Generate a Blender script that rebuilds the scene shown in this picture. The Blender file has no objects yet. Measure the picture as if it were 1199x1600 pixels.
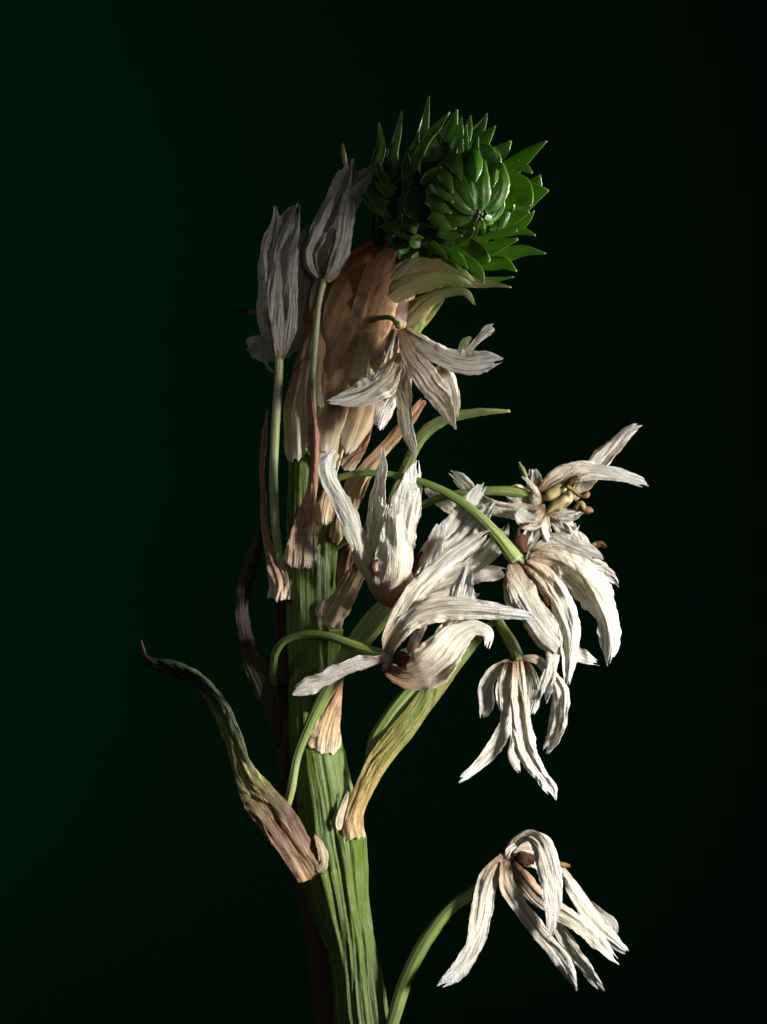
import bpy, math, random
import numpy as np
from mathutils import Vector

# ------------------------------------------------------------------ camera, light, exposure
S = 0.00015            # metres per layout unit (plant is about 26 cm tall)
D = 6400.0             # camera distance in layout units
Z0 = 0.17              # height of the view centre above the table sweep
scene = bpy.context.scene
col = scene.collection

cam_d = bpy.data.cameras.new('camera'); cam = bpy.data.objects.new('camera', cam_d); col.objects.link(cam)
cam_d.sensor_fit = 'VERTICAL'; cam_d.sensor_height = 24.0; cam_d.lens = 12.0 / (800.0 / D)
cam_d.clip_start = 0.01; cam_d.clip_end = 20
cam.location = (0, -D * S, Z0); cam.rotation_euler = (math.radians(90), 0, 0)
scene.camera = cam

world = bpy.data.worlds.new('World'); scene.world = world; world.use_nodes = True
bg = world.node_tree.nodes['Background']
bg.inputs[0].default_value = (0.55, 0.75, 0.7, 1); bg.inputs[1].default_value = 0.0025


def area(name, loc, aim, size, watts, colour, spread=180):
    l = bpy.data.lights.new(name, 'AREA'); l.shape = 'RECTANGLE'; l.size = size[0]; l.size_y = size[1]
    l.energy = watts; l.color = colour; l.spread = math.radians(spread)
    o = bpy.data.objects.new(name, l); col.objects.link(o); o.location = loc
    o.rotation_euler = (Vector(aim) - Vector(loc)).to_track_quat('-Z', 'Y').to_euler()
    return o


area('key_softbox', (0.57, -0.36, Z0 + 0.03), (0.036, 0.0, Z0 - 0.058), (0.11, 0.12), 0.38, (1.0, 0.985, 0.965), 20.5)
area('side_strip', (0.44, 0.055, Z0 + 0.088), (0.024, 0.0, Z0 + 0.070), (0.03, 0.06), 0.27, (1.0, 1.0, 0.90), 34)
area('fill_card', (0.12, -0.85, Z0 + 0.02), (-0.005, 0, Z0 - 0.060), (0.22, 0.22), 0.019, (0.98, 1.0, 0.97), 19)
area('backdrop_lamp', (-0.62, 0.02, Z0 + 0.16), (-0.22, 0.55, Z0 + 0.02), (0.1, 0.1), 1.35, (0.9, 1.0, 0.85), 120)

vs = scene.view_settings
vs.view_transform = 'Standard'; vs.look = 'None'; vs.exposure = 0; vs.gamma = 1; vs.use_curve_mapping = False

# ------------------------------------------------------------------ numeric helpers
rng = np.random.RandomState(7)
TAB = rng.rand(256, 256) * 2 - 1


def vnoise(x, y):
    x = np.asarray(x, float); y = np.asarray(y, float)
    xi = np.floor(x).astype(int); yi = np.floor(y).astype(int)
    fx = x - xi; fy = y - yi
    fx = fx * fx * (3 - 2 * fx); fy = fy * fy * (3 - 2 * fy)
    a = TAB[xi % 256, yi % 256]; b = TAB[(xi + 1) % 256, yi % 256]
    c = TAB[xi % 256, (yi + 1) % 256]; d = TAB[(xi + 1) % 256, (yi + 1) % 256]
    return (a * (1 - fx) + b * fx) * (1 - fy) + (c * (1 - fx) + d * fx) * fy


def catmull(P, n):
    """resample control rows P (k x m) to n rows, chord-length Catmull-Rom"""
    P = np.asarray(P, float)
    if len(P) == 2:
        t = np.linspace(0, 1, n)[:, None]; return P[0] * (1 - t) + P[1] * t
    seg = np.linalg.norm(np.diff(P[:, :3], axis=0), axis=1) + 1e-6
    u = np.concatenate([[0], np.cumsum(seg)]); u /= u[-1]
    T = np.gradient(P, u, axis=0)
    t = np.linspace(0, 1, n); k = np.clip(np.searchsorted(u, t, side='right') - 1, 0, len(u) - 2)
    h = (u[k + 1] - u[k])[:, None]; s = ((t - u[k])[:, None]) / h
    h00 = 2 * s**3 - 3 * s**2 + 1; h10 = s**3 - 2 * s**2 + s; h01 = -2 * s**3 + 3 * s**2; h11 = s**3 - s**2
    return h00 * P[k] + h10 * h * T[k] + h01 * P[k + 1] + h11 * h * T[k + 1]


def to_world(Q):
    """layout coordinates (x right, y down, d towards the viewer) -> metres"""
    f = (D - Q[:, 2]) / D
    W = np.empty_like(Q)
    W[:, 0] = (Q[:, 0] - 599.5) * f * S; W[:, 2] = (800 - Q[:, 1]) * f * S + Z0; W[:, 1] = -Q[:, 2] * S
    return W


def norm(a):
    return a / (np.linalg.norm(a, axis=-1, keepdims=True) + 1e-9)


def grid_mesh(name, V, nu, nv, span, fibre, closed=False, caps=False):
    """V : (nv*nu) x 3 rows along v"""
    faces = []
    cu = nu if closed else nu - 1
    for j in range(nv - 1):
        for i in range(cu):
            a = j * nu + i; b = j * nu + (i + 1) % nu
            faces.append((a, b, b + nu, a + nu))
    if caps:
        faces.append(tuple(range(nu - 1, -1, -1))); faces.append(tuple((nv - 1) * nu + i for i in range(nu)))
    me = bpy.data.meshes.new(name)
    me.from_pydata(V.tolist(), [], faces)
    idx = np.empty(len(me.loops), dtype=np.int32); me.loops.foreach_get('vertex_index', idx)
    for nm, A in (('span', span), ('fibre', fibre)):
        uv = me.uv_layers.new(name=nm); uv.data.foreach_set('uv', A[idx].astype(np.float32).ravel())
    me.polygons.foreach_set('use_smooth', [True] * len(me.polygons))
    me.update()
    return me


def link(name, me, mat, parent):
    o = bpy.data.objects.new(name, me); col.objects.link(o)
    if mat is not None: me.materials.append(mat)
    if parent is not None: o.parent = parent
    return o


SEED = [0]


def ribbon(name, mat, parent, pts, d=(0, 0), tilt=(0, 0), cup=0.3, wr=1.0, jag=0.09, tip=0.07, flut=0.24,
           thick=0.6, nu=41, nv=64, bow=0.0, fold=0.0, root=0.0, facet=0.0):
    """a petal / bract / leaf.  pts: (x, y, half width); d: depth at base and tip or one per point;
    tilt: degrees by which the blade is turned about its midrib; cup: hollow across the blade"""
    SEED[0] += 1; sd = SEED[0] * 17.31
    P = np.array([[p[0], p[1], 0, p[2], 0] for p in pts], float)
    L0 = np.concatenate([[0], np.cumsum(np.hypot(*np.diff(P[:, :2], axis=0).T))]); t0 = L0 / L0[-1]
    P[:, 2] = np.array(d, float) if len(d) == len(pts) and len(pts) > 2 else d[0] + (d[1] - d[0]) * t0 + bow * np.sin(np.pi * t0)
    tl = np.array(tilt, float) if hasattr(tilt, '__len__') else np.array([tilt, tilt], float)
    P[:, 4] = np.interp(t0, np.linspace(0, 1, len(tl)), tl)
    n = 160
    R = catmull(P, n); R[:, 3] = np.maximum(R[:, 3], 0.6)
    C = R[:, :3]; hw = R[:, 3]; ti = np.radians(R[:, 4])
    ker = np.ones(15) / 15
    T = np.gradient(C, axis=0)
    Tp = np.pad(T, ((7, 7), (0, 0)), mode='edge'); T = np.stack([np.convolve(Tp[:, k], ker, 'valid') for k in range(3)], 1)
    T = norm(T)
    T2 = norm(np.stack([T[:, 0], T[:, 1], 0 * T[:, 0]], 1))
    Wd = np.stack([-T2[:, 1], T2[:, 0], np.tan(ti)], 1)
    N = norm(np.cross(T, norm(Wd))); N *= np.sign(N[:, 2:3] + 1e-9) if np.mean(np.abs(N[:, 2])) > 0.05 else 1
    L = np.concatenate([[0], np.cumsum(np.linalg.norm(np.diff(C, axis=0), axis=1))]); Lt = L[-1]
    s = np.linspace(-1, 1, nu); v = np.linspace(0, 1, nv)
    SS, VV = np.meshgrid(s, v)
    SS = SS.ravel(); VV = VV.ravel()
    tj = tip * (0.9 * vnoise(SS * 2.5 + sd, sd * 0 + 3.3 + SS * 0) + 0.6 * vnoise(SS * 4.5 + sd, 9.1 + SS * 0)) - tip * 0.5
    Ve = VV * (1 + tj * np.clip((VV - 0.6) / 0.4, 0, 1) ** 1.5)
    if root: Ve = Ve + (1 - VV) ** 7 * (root / Lt) * (SS ** 2 * 0.9 + 0.35 + 0.5 * vnoise(SS * 3.3 + sd, 6.6 + 0 * SS) + 0.3 * vnoise(SS * 8 + sd, 1.6 + 0 * SS))
    Ve = np.clip(Ve, 0, 1) * (n - 1)
    k = np.clip(Ve.astype(int), 0, n - 2); f = (Ve - k)[:, None]
    g = lambda A: A[k] * (1 - f) + A[k + 1] * f
    c = g(C); w = g(Wd); nn = norm(g(N)); h = g(hw[:, None])[:, 0]; arc = g(L[:, None])[:, 0]
    e = 1 + jag * (vnoise(arc / 16 + sd, np.sign(SS) * 5 + 7.7) + 0.6 * vnoise(arc / 5 + sd, np.sign(SS) * 9 + 2.2)) * np.abs(SS) ** 2 \
        + jag * 0.8 * vnoise(arc / 45 + sd, 3 + 0 * arc)
    sx = SS * e
    across = sx * h
    # lengthwise creases of the shrunken tissue
    lam = max(5.0, float(hw.mean()) * 0.5)
    drift = 3.0 * vnoise(arc / 60 + sd, 1.5 + 0 * arc) + 0.3 * vnoise(arc / 22 + sd, 4.5 + 0 * arc)
    cr1 = np.abs(vnoise(across / lam + drift + sd, arc / 150 + sd)) ** 0.75          # sharp creases
    z = wr * (0.10 * h + 0.3) * (0.5 - cr1 * 1.3)
    cr2 = np.abs(vnoise(across / 2.7 + drift * 1.8 + sd, arc / 60 + 5)) ** 0.8
    z += wr * (0.012 * h + 0.9) * (0.5 - cr2 * 1.4)
    z += wr * 0.3 * vnoise(across / 3.5 + sd + drift, arc / 7 + sd)
    z += wr * 0.05 * h * vnoise(across / 14 + sd, arc / 14 + sd * 2)
    z += flut * h * np.abs(SS) ** 2 * (vnoise(arc / 22 + sd, np.sign(SS) * 3 + 11.0) * 1.4 + 0.5 * vnoise(arc / 7 + sd, np.sign(SS) * 3 + 15.0))
    z += cup * h * (1 - np.abs(SS) ** (1.3 if fold else 2.0)) + fold * h * (1 - np.abs(SS))
    if facet:
        fr_ = np.random.RandomState(SEED[0] * 7 + 3)
        kn = np.array([-1.6, -1.0, -0.55 + fr_.uniform(-.2, .2), 0.0 + fr_.uniform(-.2, .2), 0.5 + fr_.uniform(-.2, .2), 1.0, 1.6])
        shift = 0.28 * vnoise(arc / 60 + sd, 8.8 + 0 * arc)
        za = np.interp(SS + shift, kn, fr_.uniform(-1, 1, 7)); zb = np.interp(SS - shift, kn, fr_.uniform(-1, 1, 7))
        mixv = 0.5 + 0.5 * np.sin(VV * 4 + fr_.uniform(0, 6))
        z += facet * h * (za * mixv + zb * (1 - mixv))
    soft = np.clip(h / 6.0, 0.25, 1)
    z = z * soft
    Q = c + w * across[:, None] + nn * z[:, None]
    V = to_world(Q)
    span = np.stack([(SS + 1) / 2, VV], 1); fib = np.stack([across / 100 + sd, arc / 100 + sd * 0.37], 1)
    me = grid_mesh(name, V, nu, nv, span, fib)
    o = link(name, me, mat, parent)
    m = o.modifiers.new('thickness', 'SOLIDIFY'); m.thickness = thick * S; m.offset = 0
    return o


def tube(name, mat, parent, pts, d=(0, 0), nu=28, nv=None, ribs=7, rib=0.06, flat=1.0, lump=0.04, fade=None, nodes=(), step=5.0, endcap=True, drift=0.5):
    """pedicel / stem; pts (x, y, radius)"""
    SEED[0] += 1; sd = SEED[0] * 13.7
    P = np.array([[p[0], p[1], 0, p[2]] for p in pts], float)
    L0 = np.concatenate([[0], np.cumsum(np.hypot(*np.diff(P[:, :2], axis=0).T))]); t0 = L0 / max(L0[-1], 1e-6)
    P[:, 2] = np.array(d, float) if len(d) == len(pts) and len(pts) > 2 else d[0] + (d[1] - d[0]) * t0
    if nv is None: nv = int(max(10, min(400, L0[-1] / step)))
    R = catmull(P, nv); C = R[:, :3]; r = np.maximum(R[:, 3], 0.3)
    T = norm(np.gradient(C, axis=0))
    up = np.array([0, 0, 1.0])
    side = norm(np.cross(T, up)); fr = norm(np.cross(side, T))
    th = np.linspace(0, 2 * np.pi, nu, endpoint=False)
    TH, J = np.meshgrid(th, np.arange(nv)); TH = TH.ravel(); J = J.ravel()
    L = np.concatenate([[0], np.cumsum(np.linalg.norm(np.diff(C, axis=0), axis=1))]); arc = L[J]; rr = r[J]
    ph = drift * vnoise(arc / 160 + sd, 0 * arc + 2)
    # ribs: periodic noise round the tube so that they differ in strength
    cx = np.cos(TH + ph * 0.4); sy = np.sin(TH + ph * 0.4)
    ridge = 1 - 2 * np.abs(vnoise(cx * ribs * 0.35 + sd + arc / 420, sy * ribs * 0.35 + sd)) ** 0.8
    ridge = 0.65 * ridge + 0.35 * np.cos(TH * ribs + ph * 2)
    rr_ = rib if fade is None else rib * np.interp(arc / L[-1], [0, .45, .62, 1], [1, 1, fade, fade])
    k = 1 + rr_ * ridge + lump * vnoise(cx * 1.3 + arc / 60 + sd, sy * 1.3 + arc / 90)
    k += 0.012 * vnoise(cx * 9 + sd, arc / 14)
    Q = C[J] + (side[J] * np.cos(TH)[:, None] + fr[J] * np.sin(TH)[:, None] * flat) * (rr * k)[:, None]
    nrm = norm(side[J] * np.cos(TH)[:, None] + fr[J] * np.sin(TH)[:, None])
    for (nx, ny, amp, wd, tail) in nodes:          # swollen leaf bases: a ledge above, a long ramp below
        front = (np.sin(TH) > -0.2)
        dx = (Q[:, 0] - nx) / wd; dy = Q[:, 1] - ny
        fall = np.where(dy > 0, np.exp(-dy / tail), np.exp(-(dy / 5.0) ** 2))
        Q = Q + nrm * (amp * np.exp(-dx ** 2) * fall * front)[:, None]
    V = to_world(Q)
    if endcap:
        pass
    span = np.stack([np.abs(TH / np.pi - 1), J / (nv - 1)], 1)
    fib = np.stack([np.abs(TH - np.pi) * rr.mean() / 100 + sd, arc / 100], 1)
    me = grid_mesh(name, V, nu, nv, span, fib, closed=True, caps=True)
    return link(name, me, mat, parent)


def blob(name, mat, parent, x, y, d, rx, ry, rd, ang=0, lump=0.15, nu=18, nv=14):
    a = math.radians(ang)
    pts = []
    SEED[0] += 1; sd = SEED[0] * 5.1
    phi = np.linspace(0.06, np.pi - 0.06, nv); th = np.linspace(0, 2 * np.pi, nu, endpoint=False)
    TH, PH = np.meshgrid(th, phi); TH = TH.ravel(); PH = PH.ravel()
    X = np.cos(PH); Y = np.sin(PH) * np.cos(TH); Zz = np.sin(PH) * np.sin(TH)
    k = 1 + lump * vnoise(X * 2 + sd + Zz, Y * 2 + sd) + lump * 0.5 * vnoise(TH * 2.5 + sd, X * 1.2)
    lx = X * rx * k; ly = Y * ry * k; lz = Zz * rd * k
    Q = np.stack([x + lx * math.cos(a) - ly * math.sin(a), y + lx * math.sin(a) + ly * math.cos(a), d + lz], 1)
    span = np.stack([np.abs(TH / np.pi - 1), PH / np.pi], 1); fib = np.stack([np.abs(TH - np.pi) * ry / 100, PH * rx / 100], 1)
    me = grid_mesh(name, to_world(Q), nu, nv, span, fib, closed=True, caps=True)
    return link(name, me, mat, parent)


# ------------------------------------------------------------------ materials
def fibre_mat(name, ramp, streak, amount=0.5, sx=55, sy=2.2, rough=0.6, transl=0.3, bump=0.5, blotch=None, blotch_amt=0.4,
              spec=0.3, tcol=None, vary=0.15, fine=0.35, blotch_scale=60, lo=0.36, hi=0.66, mul=None):
    """plant tissue: colour along the organ (ramp of (v, rgb)), lengthwise fibres darker or paler (streak rgb), blotches"""
    m = bpy.data.materials.new(name); m.use_nodes = True
    nt = m.node_tree; nt.nodes.clear(); N = nt.nodes.new; K = nt.links.new
    out = N('ShaderNodeOutputMaterial'); pb = N('ShaderNodeBsdfPrincipled')
    uvs = N('ShaderNodeUVMap'); uvs.uv_map = 'span'; uvf = N('ShaderNodeUVMap'); uvf.uv_map = 'fibre'
    sep = N('ShaderNodeSeparateXYZ'); K(uvs.outputs[0], sep.inputs[0])
    tc = N('ShaderNodeTexCoord')
    # wobble the gradient
    nz0 = N('ShaderNodeTexNoise'); nz0.inputs['Scale'].default_value = 9; K(uvf.outputs[0], nz0.inputs['Vector'])
    ma = N('ShaderNodeMath'); ma.operation = 'MULTIPLY_ADD'; ma.inputs[1].default_value = 0.16; ma.inputs[2].default_value = -0.08
    K(nz0.outputs[0], ma.inputs[0])
    ad = N('ShaderNodeMath'); ad.operation = 'ADD'; K(sep.outputs[1], ad.inputs[0]); K(ma.outputs[0], ad.inputs[1])
    cr = N('ShaderNodeValToRGB'); el = cr.color_ramp.elements
    while len(el) < len(ramp): el.new(0.5)
    for e, (p, c) in zip(el, ramp): e.position = p; e.color = (*c, 1)
    K(ad.outputs[0], cr.inputs[0])
    mp = N('ShaderNodeMapping'); mp.inputs['Scale'].default_value = (sx, sy, 1); K(uvf.outputs[0], mp.inputs[0])
    nz = N('ShaderNodeTexNoise'); nz.inputs['Scale'].default_value = 1; nz.inputs['Detail'].default_value = 5
    nz.inputs['Roughness'].default_value = 0.62; nz.inputs['Distortion'].default_value = 0.4; K(mp.outputs[0], nz.inputs['Vector'])
    sr = N('ShaderNodeMapRange'); sr.inputs[1].default_value = lo; sr.inputs[2].default_value = hi
    K(nz.outputs[0], sr.inputs[0])
    am = N('ShaderNodeMath'); am.operation = 'MULTIPLY'; am.inputs[1].default_value = amount; K(sr.outputs[0], am.inputs[0])
    mx = N('ShaderNodeMix'); mx.data_type = 'RGBA'; K(am.outputs[0], mx.inputs[0]); K(cr.outputs[0], mx.inputs[6]); mx.inputs[7].default_value = (*streak, 1)
    if mul:
        vm = N('ShaderNodeVectorMath'); vm.operation = 'SCALE'; vm.inputs['Scale'].default_value = mul; K(cr.outputs[0], vm.inputs[0]); K(vm.outputs[0], mx.inputs[7])
    cur = mx.outputs[2]
    if blotch:
        nb = N('ShaderNodeTexNoise'); nb.inputs['Scale'].default_value = blotch_scale; nb.inputs['Detail'].default_value = 4
        K(tc.outputs['Object'], nb.inputs['Vector'])
        br = N('ShaderNodeMapRange'); br.inputs[1].default_value = 0.52; br.inputs[2].default_value = 0.72; br.inputs[4].default_value = blotch_amt
        K(nb.outputs[0], br.inputs[0])
        m2 = N('ShaderNodeMix'); m2.data_type = 'RGBA'; K(br.outputs[0], m2.inputs[0]); K(cur, m2.inputs[6]); m2.inputs[7].default_value = (*blotch, 1)
        cur = m2.outputs[2]
    oi = N('ShaderNodeObjectInfo'); vr = N('ShaderNodeMapRange'); vr.inputs[3].default_value = 1 - vary; vr.inputs[4].default_value = 1 + vary * 0.6
    K(oi.outputs['Random'], vr.inputs[0])
    hs = N('ShaderNodeHueSaturation'); K(vr.outputs[0], hs.inputs['Value']); K(cur, hs.inputs['Color']); cur = hs.outputs[0]
    K(cur, pb.inputs['Base Color'])
    pb.inputs['Roughness'].default_value = rough; pb.inputs['Specular IOR Level'].default_value = spec
    # relief: fibres plus the crystalline cell texture of dried tissue
    mp2 = N('ShaderNodeMapping'); mp2.inputs['Scale'].default_value = (110, 26, 1); K(uvf.outputs[0], mp2.inputs[0])
    nf = N('ShaderNodeTexNoise'); nf.inputs['Scale'].default_value = 1; nf.inputs['Detail'].default_value = 3; K(mp2.outputs[0], nf.inputs['Vector'])
    hsum = N('ShaderNodeMath'); hsum.operation = 'MULTIPLY_ADD'; hsum.inputs[1].default_value = fine; K(nf.outputs[0], hsum.inputs[0]); K(nz.outputs[0], hsum.inputs[2])
    bp = N('ShaderNodeBump'); bp.inputs['Strength'].default_value = bump; bp.inputs['Distance'].default_value = 4.5 * S
    K(hsum.outputs[0], bp.inputs['Height']); K(bp.outputs[0], pb.inputs['Normal'])
    if transl > 0:
        tr = N('ShaderNodeBsdfTranslucent'); K(bp.outputs[0], tr.inputs['Normal'])
        if tcol: tr.inputs[0].default_value = (*tcol, 1)
        else: K(cur, tr.inputs[0])
        ms = N('ShaderNodeMixShader'); ms.inputs[0].default_value = transl
        K(pb.outputs[0], ms.inputs[1]); K(tr.outputs[0], ms.inputs[2]); K(ms.outputs[0], out.inputs[0])
    else:
        K(pb.outputs[0], out.inputs[0])
    return m


cream = (0.86, 0.80, 0.66); white = (0.88, 0.86, 0.79)
PETAL = fibre_mat('dried_petal', [(0, (0.34, 0.20, 0.11)), (0.10, (0.62, 0.50, 0.36)), (0.28, cream), (0.8, white), (1, (0.72, 0.74, 0.74))],
                  (0.30, 0.21, 0.10), 0.85, sx=46, sy=1.8, rough=0.42, transl=0.42, bump=1.0, blotch=(0.52, 0.42, 0.26), blotch_amt=0.6, spec=0.35, fine=0.8, lo=0.47, hi=0.66)
PETAL_BROWN = fibre_mat('dried_petal_stained', [(0, (0.20, 0.07, 0.03)), (0.12, (0.36, 0.19, 0.11)), (0.30, (0.62, 0.53, 0.42)), (0.5, cream), (1, white)],
                        (0.36, 0.26, 0.14), 0.7, sx=46, sy=1.8, rough=0.45, transl=0.42, bump=1.0, fine=0.7, lo=0.42, hi=0.68, blotch=(0.42, 0.28, 0.17), blotch_amt=0.5)
PETAL_GREY = fibre_mat('dried_petal_papery', [(0, (0.52, 0.42, 0.32)), (0.2, (0.74, 0.68, 0.58)), (1, (0.78, 0.74, 0.68))],
                       (0.38, 0.31, 0.24), 0.55, sx=46, sy=1.8, rough=0.5, transl=0.5, bump=1.0, fine=0.7, blotch=(0.4, 0.34, 0.28), blotch_amt=0.4)
STEM = fibre_mat('stem_skin', [(0, (0.050, 0.080, 0.009)), (0.5, (0.058, 0.092, 0.009)), (0.75, (0.085, 0.13, 0.012)), (1, (0.12, 0.18, 0.016))],
                 (0.016, 0.030, 0.004), 0.8, sx=26, sy=0.4, rough=0.3, transl=0, bump=0.7, blotch=(0.09, 0.125, 0.014), blotch_amt=0.35, spec=0.18, vary=0.02, blotch_scale=70)
PEDICEL = fibre_mat('pedicel_skin', [(0, (0.13, 0.165, 0.05)), (0.5, (0.10, 0.14, 0.028)), (0.85, (0.15, 0.19, 0.045)), (1, (0.24, 0.27, 0.08))],
                    (0.04, 0.07, 0.012), 0.7, lo=0.4, hi=0.6, sx=45, sy=0.7, rough=0.45, transl=0, bump=0.3, blotch=(0.30, 0.28, 0.10), blotch_amt=0.4, spec=0.4, vary=0.1)
PEDICEL_PALE = fibre_mat('pedicel_skin_pale', [(0, (0.21, 0.24, 0.10)), (0.6, (0.22, 0.25, 0.115)), (1, (0.36, 0.30, 0.2))],
                         (0.14, 0.19, 0.05), 0.5, sx=60, sy=1.0, rough=0.5, transl=0, bump=0.3, spec=0.3, vary=0.05)
BRACT_TAN = fibre_mat('bract_tan', [(0, (0.66, 0.54, 0.38)), (0.25, (0.52, 0.37, 0.20)), (0.7, (0.36, 0.22, 0.11)), (1, (0.26, 0.12, 0.06))],
                      (0.17, 0.09, 0.045), 0.6, sx=34, sy=1.6, rough=0.55, transl=0.2, bump=1.0, lo=0.42, hi=0.62, blotch=(0.30, 0.15, 0.07), blotch_amt=0.5)
BRACT_PALE = fibre_mat('bract_membrane', [(0, (0.52, 0.44, 0.30)), (0.6, (0.50, 0.40, 0.25)), (1, (0.36, 0.24, 0.13))], (0.28, 0.20, 0.11), 0.55, sx=30, sy=1.5, rough=0.5, transl=0.35, bump=0.8)
BRACT_RED = fibre_mat('bract_red_brown', [(0, (0.62, 0.50, 0.37)), (0.22, (0.40, 0.25, 0.15)), (0.5, (0.27, 0.11, 0.055)), (1, (0.20, 0.075, 0.04))],
                      (0.10, 0.035, 0.02), 0.55, sx=34, sy=1.6, rough=0.55, transl=0.15, bump=0.8, blotch=(0.4, 0.24, 0.13), blotch_amt=0.4)
LEAF_W = fibre_mat('withered_leaf', [(0, (0.13, 0.075, 0.035)), (0.2, (0.085, 0.042, 0.02)), (0.38, (0.11, 0.10, 0.03)), (0.55, (0.05, 0.065, 0.018)), (0.72, (0.015, 0.022, 0.008)), (0.92, (0.008, 0.014, 0.005)), (1, (0.05, 0.02, 0.012))],  # near-black upper part: shade of the turned-away blade put into the ramp
                   (0.30, 0.21, 0.10), 1.0, mul=4.2, lo=0.50, hi=0.66, sx=18, sy=0.35, rough=0.5, transl=0.1, bump=0.8, blotch=(0.05, 0.025, 0.015), blotch_amt=0.5)
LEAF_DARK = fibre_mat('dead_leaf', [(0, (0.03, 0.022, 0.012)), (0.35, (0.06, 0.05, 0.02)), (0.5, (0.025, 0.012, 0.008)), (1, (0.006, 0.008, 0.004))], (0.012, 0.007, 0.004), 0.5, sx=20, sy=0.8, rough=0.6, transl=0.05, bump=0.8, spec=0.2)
LEAF_M = fibre_mat('yellowing_leaf', [(0, (0.62, 0.46, 0.25)), (0.1, (0.36, 0.24, 0.09)), (0.26, (0.30, 0.23, 0.065)), (0.42, (0.17, 0.18, 0.04)), (0.8, (0.13, 0.20, 0.045)), (1, (0.15, 0.22, 0.06))],
                   (0.15, 0.09, 0.025), 0.65, sx=26, sy=0.8, rough=0.42, transl=0.15, bump=1.0, lo=0.4, hi=0.62, blotch=(0.36, 0.25, 0.07), blotch_amt=0.4)
LEAF_OLIVE = fibre_mat('olive_leaf', [(0, (0.18, 0.15, 0.05)), (0.4, (0.11, 0.14, 0.035)), (0.85, (0.12, 0.16, 0.04)), (1, (0.4, 0.33, 0.14))],
                       (0.05, 0.07, 0.015), 0.5, sx=40, sy=1.4, rough=0.5, transl=0.12, bump=0.6)
SHEATH = fibre_mat('papery_sheath', [(0, (0.66, 0.60, 0.44)), (0.14, (0.56, 0.44, 0.27)), (0.45, (0.48, 0.29, 0.15)), (0.75, (0.30, 0.15, 0.07)), (1, (0.13, 0.055, 0.025))],  # dark far end: shade under the green tip put into the ramp
                   (0.26, 0.12, 0.05), 0.32, sx=12, sy=0.4, rough=0.38, transl=0.28, bump=0.25, blotch=(0.58, 0.43, 0.24), blotch_amt=0.5, spec=0.4, fine=0.25, vary=0.08)
SHEATH_G = fibre_mat('green_sheath', [(0, (0.42, 0.38, 0.20)), (0.4, (0.24, 0.20, 0.08)), (0.8, (0.10, 0.17, 0.035)), (1, (0.25, 0.26, 0.10))],
                     (0.20, 0.10, 0.04), 0.4, sx=20, sy=1.0, rough=0.42, transl=0.15, bump=0.35, spec=0.4, fine=0.15)
GREEN = fibre_mat('fresh_bract', [(0, (0.12, 0.22, 0.02)), (0.45, (0.075, 0.19, 0.012)), (0.86, (0.06, 0.15, 0.014)), (0.98, (0.14, 0.22, 0.05)), (1, (0.40, 0.36, 0.16))],
                  (0.03, 0.11, 0.01), 0.35, sx=22, sy=1.6, rough=0.36, transl=0.36, bump=0.2, spec=0.45, fine=0.3, tcol=(0.20, 0.38, 0.012))
SCALE = fibre_mat('bud_scale_skin', [(0, (0.05, 0.13, 0.012)), (0.55, (0.085, 0.20, 0.016)), (0.9, (0.08, 0.22, 0.04)), (0.985, (0.22, 0.28, 0.10)), (1, (0.45, 0.42, 0.20))],
                  (0.025, 0.08, 0.008), 0.55, sx=20, sy=2.0, rough=0.3, transl=0.12, bump=0.3, spec=0.38, fine=0.3, blotch=(0.11, 0.22, 0.03), blotch_amt=0.3, blotch_scale=160)
CORE = fibre_mat('tip_core', [(0, (0.015, 0.035, 0.006)), (1, (0.015, 0.04, 0.006))], (0.02, 0.03, 0.01), 0.4, transl=0, bump=0.4)
DARK = fibre_mat('dead_tissue_and_stem_shade', [(0, (0.05, 0.022, 0.015)), (0.5, (0.035, 0.018, 0.012)), (1, (0.03, 0.02, 0.01))], (0.02, 0.01, 0.006), 0.5, transl=0, bump=0.6, spec=0.15, rough=0.7)  # dead brown bits, and the painted shadow side of the stem
OVARY = fibre_mat('ovary_skin', [(0, (0.22, 0.21, 0.07)), (0.6, (0.30, 0.24, 0.08)), (1, (0.28, 0.15, 0.06))], (0.40, 0.34, 0.18), 0.6, sx=40, sy=3, rough=0.4, transl=0, bump=0.5, spec=0.45)
STAMEN = fibre_mat('stamen_skin', [(0, (0.22, 0.20, 0.08)), (0.5, (0.24, 0.18, 0.06)), (1, (0.20, 0.10, 0.035))], (0.1, 0.05, 0.02), 0.6, transl=0, bump=0.9, spec=0.15)
RUST = fibre_mat('rust_brown_remnant', [(0, (0.07, 0.028, 0.014)), (0.5, (0.10, 0.038, 0.017)), (1, (0.04, 0.018, 0.01))], (0.03, 0.012, 0.007), 0.7, sx=25, sy=40, transl=0, bump=1.0, spec=0.12, rough=0.7)


def backdrop_mat():
    m = bpy.data.materials.new('dark_green_paper'); m.use_nodes = True; nt = m.node_tree
    pb = nt.nodes['Principled BSDF']; tc = nt.nodes.new('ShaderNodeTexCoord'); nz = nt.nodes.new('ShaderNodeTexNoise')
    nz.inputs['Scale'].default_value = 3; nz.inputs['Detail'].default_value = 4; nt.links.new(tc.outputs['Object'], nz.inputs['Vector'])
    cr = nt.nodes.new('ShaderNodeValToRGB'); cr.color_ramp.elements[0].color = (0.0006, 0.0120, 0.0045, 1); cr.color_ramp.elements[1].color = (0.0009, 0.0150, 0.0057, 1)
    cr.color_ramp.elements[0].position = 0.3; cr.color_ramp.elements[1].position = 0.7
    nt.links.new(nz.outputs[0], cr.inputs[0]); nt.links.new(cr.outputs[0], pb.inputs['Base Color'])
    pb.inputs['Roughness'].default_value = 1.0; pb.inputs['Specular IOR Level'].default_value = 0.0
    return m


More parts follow.
